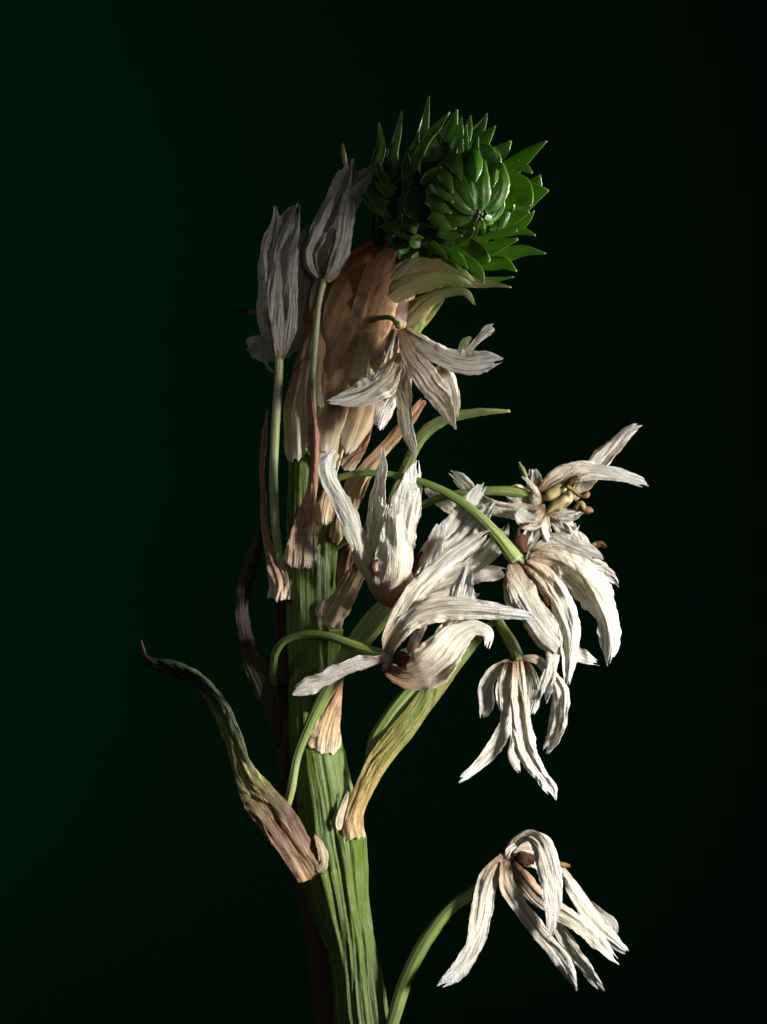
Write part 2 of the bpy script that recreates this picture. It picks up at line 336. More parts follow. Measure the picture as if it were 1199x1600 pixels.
# ------------------------------------------------------------------ setting: a seamless dark green sweep
BY = 0.55; RC = 0.25
prof = [(-0.9, 0.0), (-0.5, 0.0), (0.0, 0.0), (BY - RC, 0.0)]
for i in range(1, 13):
    a = math.pi / 2 * i / 12; prof.append((BY - RC + RC * math.sin(a), RC - RC * math.cos(a)))
prof += [(BY, 0.5), (BY, 0.8), (BY, 1.1)]
xs = np.linspace(-0.9, 0.9, 13)
verts = [(x, y, z) for (y, z) in prof for x in xs]
faces = [(j * 13 + i, j * 13 + i + 1, (j + 1) * 13 + i + 1, (j + 1) * 13 + i) for j in range(len(prof) - 1) for i in range(12)]
me = bpy.data.meshes.new('backdrop'); me.from_pydata(verts, [], faces); me.polygons.foreach_set('use_smooth', [True] * len(faces)); me.update()
bk = link('backdrop', me, backdrop_mat(), None); bk['kind'] = 'structure'

# ------------------------------------------------------------------ the plant
plant = bpy.data.objects.new('flower_spike', None); col.objects.link(plant)
plant['label'] = 'withered white flower spike with ribbed green stem and green bract tip'
plant['category'] = 'flower'
base = to_world(np.array([[590, 1933.3, 0.0]]))[0]

stem_nodes = [(552, 1309, 12, 20, 70), (482, 1368, 13, 28, 80), (503, 1176, 9, 30, 90), (520, 984, 14, 20, 60),
              (468, 884, 8, 26, 80), (505, 818, 9, 16, 40), (524, 846, 11, 14, 50), (468, 724, 6, 18, 70), (500, 712, 5, 20, 50)]
stem = tube('stem', STEM, plant, [(588, 1933, 44), (584, 1800, 42), (574, 1660, 40), (566, 1598, 39), (553, 1500, 37), (534, 1420, 41), (520, 1330, 46), (508, 1250, 43),
                                  (495, 1170, 40), (489, 1080, 38), (486, 980, 36), (484, 880, 35), (482, 790, 31), (488, 700, 30), (500, 640, 28)],
            d=(0, 0), nu=200, ribs=17, rib=0.11, fade=0.35, lump=0.05, step=4, nodes=stem_nodes, flat=0.95)
tube('stem_shade_side', DARK, plant, [(548, 1933, 20), (530, 1760, 20), (512, 1600, 20), (502, 1500, 19), (488, 1410, 19), (466, 1320, 17), (455, 1230, 16), (449, 1150, 16), (446, 1050, 14), (442, 950, 12), (440, 860, 8)],
     d=(-25, -20), nu=40, ribs=6, rib=0.1)  # the stem's own shadow side, put in as a dark brown tube
# swollen upper axis wrapped in papery sheaths
tube('spike_axis', SHEATH, plant, [(498, 735, 30), (503, 690, 38), (514, 640, 48), (528, 590, 58), (548, 530, 66), (572, 475, 68), (600, 430, 62), (630, 400, 40)],
     d=(0, 0, 2, 4, 8, 14, 20, 30), nu=90, ribs=7, rib=0.05, lump=0.08)


def R(name, mat, pts, d=(0, 0), tilt=(0, 0), parent=plant, **k):
    return ribbon(name, mat, parent, pts, d, tilt, **k)


# sheathing bracts on the upper axis
sh = dict(root=10, cup=0.35, wr=0.35, flut=0.08, nu=41, jag=0.05, facet=0.10, thick=1.0)
R('sheath_bract', SHEATH, [(462, 724, 15), (464, 690, 20), (468, 640, 24), (480, 580, 24), (492, 520, 22), (505, 450, 18), (520, 400, 8)], (22, 26, 26, 26, 26, 30, 30), (10, 20), **sh)
R('sheath_bract', SHEATH, [(505, 708, 12), (512, 670, 22), (520, 620, 30), (530, 560, 32), (545, 500, 30), (560, 450, 24), (572, 410, 10)], (34, 40, 46, 52, 58, 64, 64), (0, 10), **sh)
R('sheath_bract', SHEATH, [(540, 712, 9), (552, 680, 18), (566, 640, 26), (578, 590, 32), (590, 540, 36), (604, 490, 34), (618, 450, 22)], (26, 30, 40, 54, 66, 72, 74), (-8, 0), **sh)
R('sheath_bract', SHEATH_G, [(566, 660, 10), (590, 610, 20), (612, 560, 26), (632, 515, 26), (655, 482, 18), (680, 462, 8)], (24, 30, 44, 52, 60, 66), (-20, -10), **sh)
R('sheath_bract', SHEATH, [(500, 640, 12), (498, 600, 14), (500, 540, 15), (505, 480, 13), (512, 430, 8)], (48, 48, 50, 46, 40), (15, 20), **sh)
R('sheath_bract', SHEATH, [(560, 600, 16), (568, 540, 26), (585, 480, 34), (604, 430, 34), (625, 395, 22)], (62, 70, 82, 88, 86), (4, 0), **sh)
R('sheath_bract', SHEATH_G, [(625, 520, 12), (648, 490, 15), (672, 468, 11), (700, 456, 8), (728, 458, 6), (743, 477, 1.5)], (50, 66, 76, 84, 90, 92), (-10, 0), cup=0.4, wr=0.4, flut=0.05)
R('sheath_bract', SHEATH_G, [(600, 470, 14), (630, 448, 18), (665, 438, 17), (705, 436, 12), (743, 448, 1.5)], (84, 100, 108, 112, 116), (-5, 0), cup=0.5, wr=0.4, flut=0.05)
R('sheath_bract', SHEATH_G, [(600, 445, 16), (635, 425, 20), (680, 420, 17), (722, 430, 9), (748, 446, 1.5)], (86, 98, 104, 110, 112), (-5, 0), cup=0.5, wr=0.4, flut=0.05)
R('sheath_bract', SHEATH_G, [(640, 520, 10), (660, 500, 10), (682, 478, 6), (694, 466, 2)], (30, 40, 50, 60), (-30, -10), cup=0.4, wr=0.4, flut=0.05)

# small leaf bases down the stem
R('bract', BRACT_TAN, [(504, 822, 15), (508, 796, 14), (514, 774, 11), (522, 745, 6)], (38, 38, 34, 28), (0, 0), cup=0.5, fold=0, root=10)
R('bract', BRACT_TAN, [(523, 852, 12), (528, 826, 12), (532, 800, 10), (536, 770, 6)], (30, 28, 24, 20), (-25, -20), cup=0.5, root=10)
R('bract', BRACT_RED, [(467, 891, 25), (472, 858, 24), (479, 815, 17), (486, 772, 9), (491, 725, 6.5), (491, 682, 6), (487, 640, 5), (485, 600, 3.5), (489, 570, 2)], (38, 44, 48, 50, 52, 56, 56, 54, 50), (0, 10, 30, 40), cup=0.3, facet=.25, wr=1.0, tip=0.0, nv=80, thick=1.2, root=10)
R('bract', BRACT_RED, [(438, 944, 19), (440, 912, 20), (430, 882, 13), (420, 855, 8), (414, 820, 6), (412, 780, 5), (410, 730, 4), (414, 680, 5), (420, 640, 3)], (18, 22, 22, 20, 16, 10, 4, 0, 0), (20, 10, 40, 20), cup=0.3, facet=.25, wr=1.0, nv=80, thick=1.2, root=10)
R('bract', BRACT_TAN, [(511, 979, 22), (524, 957, 20), (544, 919, 16), (565, 885, 13), (585, 850, 10), (596, 820, 4)], (38, 40, 38, 34, 30, 26), (-10, 10), cup=0.35, facet=.25, wr=1.0, thick=1.2, root=10)
R('bract', BRACT_TAN, [(504, 1180, 28), (508, 1150, 24), (518, 1112, 15), (527, 1080, 8), (533, 1052, 4)], (38, 38, 32, 28, 26), (-10, 0), cup=0.35, facet=.2, wr=1.0, thick=1.2, root=10)
R('bract', BRACT_RED, [(532, 922, 5), (535, 895, 8), (541, 868, 8), (548, 840, 4)], (16, 18, 18, 14), (30, -30), cup=0.3, facet=.25, wr=1.0, root=10)
R('bract', BRACT_RED, [(541, 905, 4), (546, 885, 6), (549, 860, 5), (545, 835, 3)], (12, 14, 14, 10), (-30, 20), cup=0.4, wr=1.3, root=10)
# brown straps crossing behind the upper flowers
R('bract', BRACT_RED, [(534, 738, 13), (546, 722, 13), (560, 706, 10), (572, 676, 7), (581, 648, 6), (590, 620, 3)], (22, 24, 26, 26, 24, 20), (10, 40, 20), cup=0.3, facet=.3, wr=1.0, thick=1.2, root=10)
R('bract', BRACT_TAN, [(528, 850, 8), (540, 805, 14), (554, 766, 16), (576, 729, 11), (611, 690, 9), (643, 650, 9), (668, 618, 4)], (14, 14, 14, 14, 12, 10, 6), (10, -20), cup=0.3, facet=.25, wr=1.0, thick=1.2, root=10)
R('bract', LEAF_OLIVE, [(606, 815, 6), (618, 770, 7), (636, 728, 8), (650, 696, 9), (668, 672, 10), (700, 654, 8), (745, 644, 6.5), (797, 642, 1.6)], (-10, -8, -4, 0, 4, 8, 12, 14), (10, -30), cup=0.4, wr=0.8, tip=0, thick=1.6)
# the two large lower leaves
R('withered_leaf', LEAF_W, [(491, 1376, 22), (476, 1350, 25), (458, 1318, 27), (432, 1280, 30), (404, 1243, 26), (381, 1202, 16), (364, 1150, 14), (342, 1105, 15), (305, 1062, 14), (262, 1042, 12), (228, 1030, 6), (220, 1000, 1.5)],
  (34, 40, 46, 50, 52, 50, 48, 46, 44, 40, 36, 34), (-10, 0, 20, 40, 45, 40), cup=0.2, facet=.28, wr=1.2, tip=0, jag=.03, flut=.12, nu=41, nv=110, thick=2.2, root=9)
R('yellowing_leaf', LEAF_M, [(549, 1315, 25), (548, 1292, 21), (556, 1262, 14.5), (568, 1234, 14.5), (592, 1188, 17), (630, 1140, 17), (668, 1090, 15.5), (700, 1048, 13.5), (736, 1004, 11), (774, 970, 4)],
  (42, 46, 44, 42, 40, 40, 40, 40, 38, 34), (0, -14, -10), facet=.22, cup=0.28, wr=1.0, tip=0, jag=.02, flut=.06, nu=45, nv=100, thick=2.2, root=9)
R('bract', BRACT_PALE, [(497, 1367, 9), (507, 1348, 10), (503, 1326, 8), (492, 1302, 3)], (40, 46, 48, 46), (-20, -30), cup=.4, wr=1.2, root=6)
R('bract', BRACT_PALE, [(528, 1300, 7), (527, 1284, 8), (535, 1262, 6), (545, 1236, 2)], (52, 54, 52, 48), (20, 10), cup=.4, wr=1.0, root=6)
R('bract', BRACT_PALE, [(502, 966, 6), (501, 954, 8), (507, 943, 7), (514, 936, 2)], (44, 46, 46, 44), (0, 10), cup=.4, wr=1.0, root=6)
# dark brown leaf on the far left of the stem
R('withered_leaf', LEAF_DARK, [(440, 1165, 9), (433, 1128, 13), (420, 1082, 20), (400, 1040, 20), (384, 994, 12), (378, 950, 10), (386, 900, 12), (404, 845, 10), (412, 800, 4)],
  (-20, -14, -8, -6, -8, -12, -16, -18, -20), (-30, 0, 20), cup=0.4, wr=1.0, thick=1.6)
R('bract', DARK, [(400, 489, 2), (385, 487, 2.5), (366, 484, 1.5)], (0, 0), wr=0.2)


# ------------------------------------------------------------------ flowers
def flower(label, x, y, d, r=8, mat=None):
    f = blob('flower', mat or PEDICEL, plant, x, y, d, r, r, r)
    f['label'] = label
    return f


prnd = random.Random(5)


def petals(f, rows, mat=PETAL, **kw):
    for row in rows:
        pts, d, tilt = row[:3]; k = dict(wr=0.95, facet=0.34); k.update(kw)
        tilt = (*tilt[:-1], tilt[-1], tilt[-1] + prnd.uniform(-28, 28)); k.update(row[3] if len(row) > 3 else {})
        k['cup'] = k.get('cup', .3) * .55
        m = k.pop('mat', mat)
        dx = k.pop('dx', 0)
        pts = [(p[0] + dx * min(1, max(0, (560 - p[1]) / 40)), p[1], p[2]) for p in pts] if dx else pts
        ribbon('petal', m, f, pts, d, tilt, **k)


def stamen(f, pts, d, mat=STAMEN):
    tube('stamen', mat, f, pts, d, nu=14, ribs=4, rib=0.22, lump=0.45, step=1.5)


# A: closed flower standing at the far left
f = flower('closed papery flower standing upright on a pale stalk', 437, 560, 24, 7, PEDICEL_PALE)
tube('pedicel', PEDICEL_PALE, f, [(452, 905, 6), (440, 880, 6), (433, 840, 7), (429, 785, 7), (428, 740, 7), (430, 685, 7), (434, 620, 6.5), (436, 590, 6.5), (437, 558, 7)], d=(14, 24, 26, 26, 24, 24, 24, 24, 24), nu=30)
petals(f, [
    ([(434, 560, 5), (425, 525, 14), (424, 460, 17), (430, 390, 18), (450, 335, 12), (462, 320, 4)], (4, 14), (0, 0)),
    ([(432, 560, 5), (418, 520, 16), (414, 450, 18), (420, 380, 14), (426, 345, 7), (424, 322, 2)], (20, 12), (35, 25), {'cup': .5}),
    ([(445, 558, 5), (463, 512, 14), (466, 450, 16), (468, 395, 16), (474, 362, 10), (479, 346, 3)], (22, 10), (-35, -30), {'cup': .5}),
    ([(438, 560, 6), (436, 515, 21), (434, 450, 24), (440, 385, 22), (452, 345, 12), (459, 318, 3)], (30, 36), (0, 0), {'cup': .45, 'bow': 14}),
    ([(433, 560, 4), (418, 556, 13), (400, 543, 19), (388, 540, 15), (381, 541, 6)], (16, 4), (10, 20), {'cup': .3}),
    ([(428, 582, 3), (418, 572, 2.5), (414, 560, 2)], (16, 12), (0, 0), {'wr': .3}),
], PETAL_GREY, dx=7, flut=.1)
# B: half-open flower behind it, against the tip
f = flower('half-open papery flower hanging against the dark side of the tip', 506, 438, 52, 7, PEDICEL_PALE)
tube('pedicel', PEDICEL_PALE, f, [(488, 730, 3), (491, 660, 4), (489, 600, 4.5), (491, 560, 4.5), (496, 500, 5), (501, 460, 5), (506, 438, 6)], d=(34, 46, 52, 54, 54, 54, 52), nu=24)
petals(f, [
    ([(503, 438, 5), (489, 422, 8), (484, 400, 11), (494, 372, 14), (512, 338, 16), (528, 300, 15), (538, 268, 9), (541, 250, 3)], (52, 50), (20, 10)),
    ([(510, 440, 5), (524, 420, 13), (535, 385, 13), (541, 345, 12), (544, 312, 10), (546, 290, 6)], (58, 60), (-20, -10), {'cup': .4}),
    ([(508, 430, 4), (520, 380, 12), (540, 320, 20), (560, 285, 16), (590, 262, 6)], (36, 40), (0, 0)),
    ([(508, 436, 4), (502, 415, 7), (508, 385, 8), (520, 350, 8)], (46, 40), (0, 10), {'mat': PETAL_BROWN}),
    ([(546, 300, 8), (550, 275, 9), (551, 248, 2)], (36, 40), (0, 0), {'mat': SHEATH_G, 'wr': .5}),
], PETAL_GREY)
ribbon('petal', SHEATH_G, f, [(540, 256, 4), (537, 240, 3.5), (535, 221, 1)], (52, 54), wr=.4)
# O: drooping star-shaped flower over the papery sheaths
f = flower('drooping star-shaped flower in front of the papery brown sheaths', 623, 508, 118, 6)
tube('pedicel', LEAF_OLIVE, f, [(560, 520, 4), (578, 503, 4), (598, 496, 4), (614, 498, 4), (623, 510, 5)], d=(64, 84, 100, 112, 118), nu=20)
petals(f, [
    ([(684, 571, 7), (697, 592, 14), (708, 625, 11), (712, 652, 4)], (110, 116), (30, 10)),
    ([(619, 514, 5), (612, 545, 11), (606, 572, 8)], (114, 104), (30, 30), {'mat': PETAL_BROWN}),
    ([(626, 565, 8), (612, 615, 15), (600, 645, 15), (590, 674, 6)], (104, 106), (-10, 20)),
    ([(634, 560, 8), (631, 610, 13), (633, 645, 12), (640, 680, 10), (650, 713, 3)], (112, 120), (20, -25)),
    ([(625, 552, 4), (612, 580, 15), (590, 604, 22), (560, 618, 20), (530, 625, 9), (507, 627, 2)], (124, 150), (-38, -30), {'cup': .25}),
    ([(632, 514, 6), (660, 538, 14), (696, 559, 16), (735, 568, 18), (762, 563, 15), (786, 563, 3)], (122, 150), (-20, 10, 25), {'cup': .35}),
    ([(628, 514, 5), (642, 553, 16), (666, 590, 19), (690, 626, 16), (704, 652, 9), (713, 671, 2)], (126, 160), (12, -5), {'mat': PETAL_BROWN, 'cup': .35}),
    ([(716, 560, 4), (735, 545, 5), (752, 527, 6), (766, 514, 8), (774, 510, 4)], (100, 90), (0, 30)),
])
ribbon('stamen', LEAF_OLIVE, f, [(718, 548, 3), (726, 536, 6), (736, 526, 2)], (104, 100), wr=.4)
blob('ovary', OVARY, f, 604, 612, 112, 14, 7, 8, 100)

# H: fan of pale petals behind the big flowers (built before G and F, which stand in front)
f = flower('fan of narrow bleached petals spreading behind the upright flower', 640, 932, 52, 9)
tube('pedicel', PEDICEL, f, [(497, 1110, 6), (535, 1052, 7), (575, 1000, 8), (605, 965, 9), (640, 932, 10)], d=(44, 46, 48, 50, 52), nu=30)
petals(f, [
    ([(640, 928, 8), (668, 912, 16), (700, 905, 18), (740, 898, 15), (770, 894, 13), (796, 894, 5)], (40, 10), (10, 25), {'mat': PETAL_GREY}),
    ([(650, 925, 8), (690, 905, 14), (735, 885, 12), (760, 867, 14), (781, 843, 13), (793, 816, 3)], (46, 40), (-20, 10)),
    ([(640, 920, 6), (655, 885, 12), (680, 850, 14), (708, 818, 15), (736, 784, 13), (752, 762, 8), (760, 749, 3)], (52, 60), (15, -20)),
    ([(645, 922, 6), (675, 890, 12), (700, 866, 14), (724, 844, 15), (750, 815, 13), (764, 795, 7), (772, 781, 3)], (60, 66), (-10, 20)),
    ([(640, 928, 6), (658, 912, 13), (672, 885, 15), (682, 850, 13), (690, 825, 10), (694, 811, 5)], (66, 72), (25, -10)),
    ([(652, 935, 6), (690, 935, 18), (722, 928, 19), (745, 918, 12)], (56, 54), (15, 10)),
    ([(735, 806, 8), (714, 796, 11), (690, 784, 10), (664, 763, 3)], (20, 14), (10, 0)),
])
stamen(f, [(640, 910, 3), (648, 890, 5), (652, 872, 4), (660, 862, 2)], (74, 80), RUST)
stamen(f, [(640, 905, 3), (645, 880, 4), (648, 868, 2)], (78, 82), RUST)

# G: upright half-closed flower
f = flower('upright half-closed flower with tall shrivelled petals', 608, 944, 82, 14)
tube('pedicel', PEDICEL, f, [(448, 1262, 6), (454, 1238, 7), (465, 1180, 7), (484, 1132, 8), (510, 1080, 10), (537, 1032, 13), (565, 995, 16), (590, 965, 17), (607, 944, 14)], d=(48, 56, 58, 60, 62, 66, 70, 76, 82), nu=60, ribs=9, rib=0.08)
petals(f, [
    ([(612, 942, 8), (622, 890, 20), (629, 838, 21), (637, 792, 22), (646, 752, 15), (652, 719, 2)], (76, 66), (-15, -25), {'cup': .35}),
    ([(600, 942, 8), (582, 890, 17), (587, 838, 19), (589, 778, 13), (597, 735, 8), (598, 699, 3)], (80, 78), (20, 30), {'cup': .3}),
    ([(604, 940, 7), (578, 897, 11), (556, 838, 17), (531, 778, 12), (512, 732, 11), (514, 714, 8), (523, 703, 5)], (86, 96), (25, -10, -30), {'fold': .3, 'cup': .1}),
    ([(600, 944, 6), (590, 912, 13), (592, 870, 17), (600, 830, 15), (612, 790, 8)], (92, 90), (30, 20), {'mat': PETAL_BROWN}),
    ([(609, 948, 9), (612, 918, 27), (615, 876, 28), (617, 838, 22), (615, 804, 11)], (96, 104), (0, -8), {'cup': .5, 'bow': 10, 'tip': .08, 'mat': PETAL_BROWN}),
])
stamen(f, [(587, 896, 1.5), (583, 886, 3), (585, 878, 2.5), (592, 875, 1.5)], (116, 118), RUST)

# I: open flower at the upper right
f = flower('open flower with two petals reaching up to the right', 838, 778, 34, 12, PETAL_BROWN)
tube('pedicel', PEDICEL, f, [(500, 872, 5), (545, 842, 5.5), (600, 812, 6), (650, 793, 6), (695, 776, 6), (755, 767, 7), (800, 768, 8), (838, 776, 8)], d=(20, 16, 14, 16, 20, 26, 30, 32), nu=30)
petals(f, [
    ([(895, 780, 6), (912, 757, 13), (932, 728, 16), (960, 697, 13), (986, 671, 8), (1003, 663, 3)], (24, 10), (-20, 20), {'fold': .3, 'cup': .1}),
    ([(843, 768, 4), (872, 744, 14), (907, 737, 16), (940, 738, 13), (980, 745, 9), (1000, 752, 8), (1014, 760, 2)], (42, 70), (-15, 10), {'cup': .4}),
    ([(853, 797, 8), (827, 800, 13), (790, 797, 11), (762, 790, 14), (738, 771, 10), (716, 748, 9), (703, 737, 3)], (50, 24), (-20, 25), {'wr': 1.3}),
    ([(850, 800, 7), (835, 812, 15), (818, 808, 14), (808, 798, 6)], (62, 56), (20, -20), {'cup': .6, 'wr': 1.3}),
    ([(857, 803, 7), (836, 826, 12), (825, 850, 12), (818, 876, 6)], (46, 40), (20, 0)),
    ([(855, 804, 6), (886, 832, 12), (907, 848, 12), (926, 864, 5)], (48, 52), (10, -10)),
    ([(853, 806, 5), (852, 828, 9), (858, 846, 5)], (54, 54), (25, 0)),
    ([(858, 803, 5), (880, 806, 10), (898, 804, 8), (912, 798, 3)], (52, 66), (0, 20), {'wr': 1.3}),
    ([(872, 806, 5), (888, 818, 10), (897, 828, 5), (902, 818, 4)], (48, 60), (0, 20), {'wr': 1.3}),
    ([(838, 785, 8), (820, 778, 16), (800, 772, 14), (792, 770, 6)], (26, 30), (10, 0), {'mat': PETAL_BROWN, 'cup': .6}),
    ([(840, 772, 8), (836, 755, 13), (834, 740, 10), (832, 732, 5)], (24, 30), (20, 0), {'mat': PETAL_BROWN, 'cup': .7}),
    ([(844, 778, 3), (836, 764, 3.5), (826, 752, 3), (816, 744, 2)], (46, 50), (0, 0), {'wr': .3}),
])
blob('ovary', OVARY, f, 868, 768, 44, 24, 11, 11, -34, .2)
blob('ovary', OVARY, f, 876, 786, 48, 25, 10, 10, -40, .25)
stamen(f, [(885, 760, 4), (893, 752, 6), (903, 744, 2)], (54, 60), RUST)
stamen(f, [(886, 760, 3), (898, 768, 3.5), (908, 774, 3.5), (918, 770, 4), (919, 768, 2)], (58, 66))
stamen(f, [(900, 796, 3), (907, 788, 5), (913, 796, 5), (924, 798, 4), (927, 800, 1.5)], (64, 66))
stamen(f, [(822, 746, 4), (816, 735, 5), (811, 722, 1.5)], (40, 44), LEAF_OLIVE)
stamen(f, [(822, 866, 2), (815, 852, 8), (812, 840, 9), (808, 832, 3)], (60, 62), RUST)
stamen(f, [(809, 836, 2), (810, 828, 2.5), (818, 820, 2.5), (828, 818, 1)], (66, 66), DARK)

# J: large drooping flower on the right
f = flower('large drooping flower with ragged torn petals', 808, 876, 72, 11)
tube('pedicel', PEDICEL, f, [(500, 772, 4), (530, 747, 5), (565, 740, 5), (620, 743, 5), (662, 754, 5.5), (700, 771, 6.5), (740, 799, 7.5), (775, 834, 9), (808, 876, 12)], d=(26, 44, 50, 60, 66, 70, 72, 72, 72), nu=40, ribs=8, rib=0.08)
petals(f, [
    ([(830, 866, 6), (866, 850, 17), (905, 862, 19), (942, 876, 6)], (52, 60), (-25, -10), {'tip': .12, 'jag': .18}),
    ([(880, 880, 10), (916, 888, 20), (946, 896, 14), (962, 908, 6), (968, 918, 2)], (50, 60), (-10, 0), {'tip': .15, 'jag': .3, 'wr': 1.3}),
    ([(826, 872, 6), (866, 874, 16), (902, 898, 25), (930, 930, 27), (948, 968, 17), (953, 1008, 12), (951, 1041, 2)], (70, 84), (-18, -5), {'cup': .4, 'jag': .14}),
    ([(850, 960, 8), (862, 1015, 11), (861, 1047, 9), (853, 1075, 12), (847, 1102, 7)], (64, 74), (10, -20), {'tip': .1}),
    ([(875, 1000, 8), (896, 1019, 11), (916, 1028, 10), (938, 1038, 3)], (60, 56), (0, 15), {'tip': .12, 'jag': .2}),
    ([(800, 882, 6), (797, 905, 10), (803, 935, 14), (818, 965, 10)], (66, 64), (20, 10)),
    ([(820, 880, 8), (852, 905, 17), (876, 940, 18), (889, 975, 17), (890, 1023, 12), (886, 1072, 4)], (86, 104), (-20, -10), {'cup': .4, 'bow': 10}),
    ([(803, 882, 10), (814, 922, 21), (836, 962, 23), (860, 1000, 19), (872, 1016, 11), (880, 1028, 3)], (84, 100), (12, 5), {'cup': .4, 'bow': 10}),
    ([(842, 890, 7), (868, 912, 14), (888, 930, 12)], (66, 60), (0, 0), {'mat': PETAL_BROWN}),
])
stamen(f, [(836, 895, 4), (847, 915, 5), (853, 930, 4), (855, 940, 2)], (92, 98), OVARY)
stamen(f, [(850, 928, 3), (855, 938, 4), (856, 946, 2)], (98, 102), RUST)
stamen(f, [(912, 862, 5), (922, 854, 6), (932, 849, 5)], (50, 54), LEAF_OLIVE)
stamen(f, [(930, 850, 5), (939, 849, 4), (947, 855, 2)], (54, 55), RUST)

# K: hanging flower under it
f = flower('hanging flower with long dangling petals under the ragged one', 810, 1028, 62, 9)
tube('pedicel', PEDICEL, f, [(578, 1198, 8), (585, 1162, 10), (611, 1117, 11), (652, 1066, 10), (702, 1008, 8), (738, 958, 8), (765, 954, 8), (785, 982, 8.5), (800, 1006, 9.5), (811, 1030, 9)], d=(24, 24, 28, 32, 34, 36, 42, 50, 58, 62), nu=40, ribs=7, rib=0.09)
petals(f, [
    ([(800, 1033, 5), (775, 1046, 9), (760, 1074, 11), (760, 1100, 12), (754, 1123, 4)], (60, 50), (25, -10), {'mat': PETAL_GREY}),
    ([(816, 1028, 4), (838, 1030, 7), (856, 1048, 9), (875, 1080, 15), (875, 1115, 16), (866, 1152, 13), (850, 1184, 3)], (58, 56), (-10, -25), {'cup': .4}),
    ([(800, 1034, 5), (791, 1062, 12), (790, 1098, 12), (795, 1120, 6)], (66, 66), (30, 20), {'cup': .5}),
    ([(818, 1034, 5), (832, 1062, 10), (834, 1095, 10), (827, 1120, 5)], (66, 66), (-35, -20), {'cup': .5}),
    ([(800, 1080, 7), (794, 1120, 12), (783, 1150, 13), (753, 1190, 9), (728, 1214, 6), (714, 1225, 2)], (64, 62), (10, 30), {'cup': .3}),
    ([(806, 1120, 6), (803, 1165, 7), (803, 1185, 9), (812, 1208, 2)], (60, 60), (-15, 10)),
    ([(809, 1033, 7), (811, 1078, 13), (816, 1128, 16), (825, 1178, 17), (847, 1214, 10), (862, 1234, 9), (869, 1250, 2)], (74, 92), (5, -15), {'cup': .4, 'fold': .15}),
])

# F: large foreground flower lying sideways
f = flower('large sideways flower on an arching stalk with a rusty throat', 604, 1026, 118, 11, PETAL_BROWN)
tube('pedicel', PEDICEL, f, [(441, 1125, 5), (431, 1082, 6), (427, 1046, 6), (432, 1018, 6), (446, 1000, 6), (470, 992, 6.5), (510, 994, 7), (552, 1008, 7.5), (602, 1024, 8)], d=(-40, -18, 12, 32, 46, 58, 78, 98, 116), nu=30)
petals(f, [
    ([(640, 1018, 7), (650, 998, 8), (660, 975, 8), (668, 948, 6)], (104, 90), (10, 0), {'mat': PETAL_BROWN}),
    ([(640, 1028, 8), (684, 1004, 14), (711, 972, 17), (722, 926, 18), (729, 895, 10), (732, 876, 2)], (102, 96), (-15, 15), {'cup': .3}),
    ([(603, 1018, 8), (608, 995, 11), (622, 965, 14), (646, 930, 17), (672, 903, 16), (702, 874, 15), (738, 848, 12), (767, 830, 3)], (122, 112), (-20, -10), {'fold': .25, 'cup': .1}),
    ([(600, 1028, 6), (580, 1034, 12), (548, 1042, 14), (512, 1058, 14), (482, 1072, 13), (456, 1084, 4)], (122, 134), (30, 45), {'mat': PETAL_GREY, 'cup': .35}),
    ([(606, 1022, 9), (618, 1000, 13), (640, 972, 16), (680, 955, 18), (738, 951, 17), (790, 957, 11), (842, 965, 2.5)], (128, 150), (30, 10, -10), {'cup': .3}),
    ([(600, 1034, 10), (622, 1042, 22), (648, 1036, 26), (668, 1020, 18)], (106, 96), (0, 0), {'mat': PETAL_BROWN, 'cup': -.4}),
    ([(604, 1046, 8), (634, 1058, 18), (668, 1044, 32), (697, 1014, 32), (718, 993, 21), (744, 981, 11), (763, 990, 9), (761, 1013, 4)], (126, 140, 152, 156, 152, 150, 152, 150), (-8, -5, 0, 10), {'cup': .18, 'mat': PETAL_BROWN, 'flut': .1}),
])
stamen(f, [(642, 992, 2), (646, 984, 5), (655, 981, 4), (660, 980, 1.5)], (126, 128), RUST)
blob('ovary', RUST, f, 626, 1030, 116, 18, 12, 12, 10, .25)

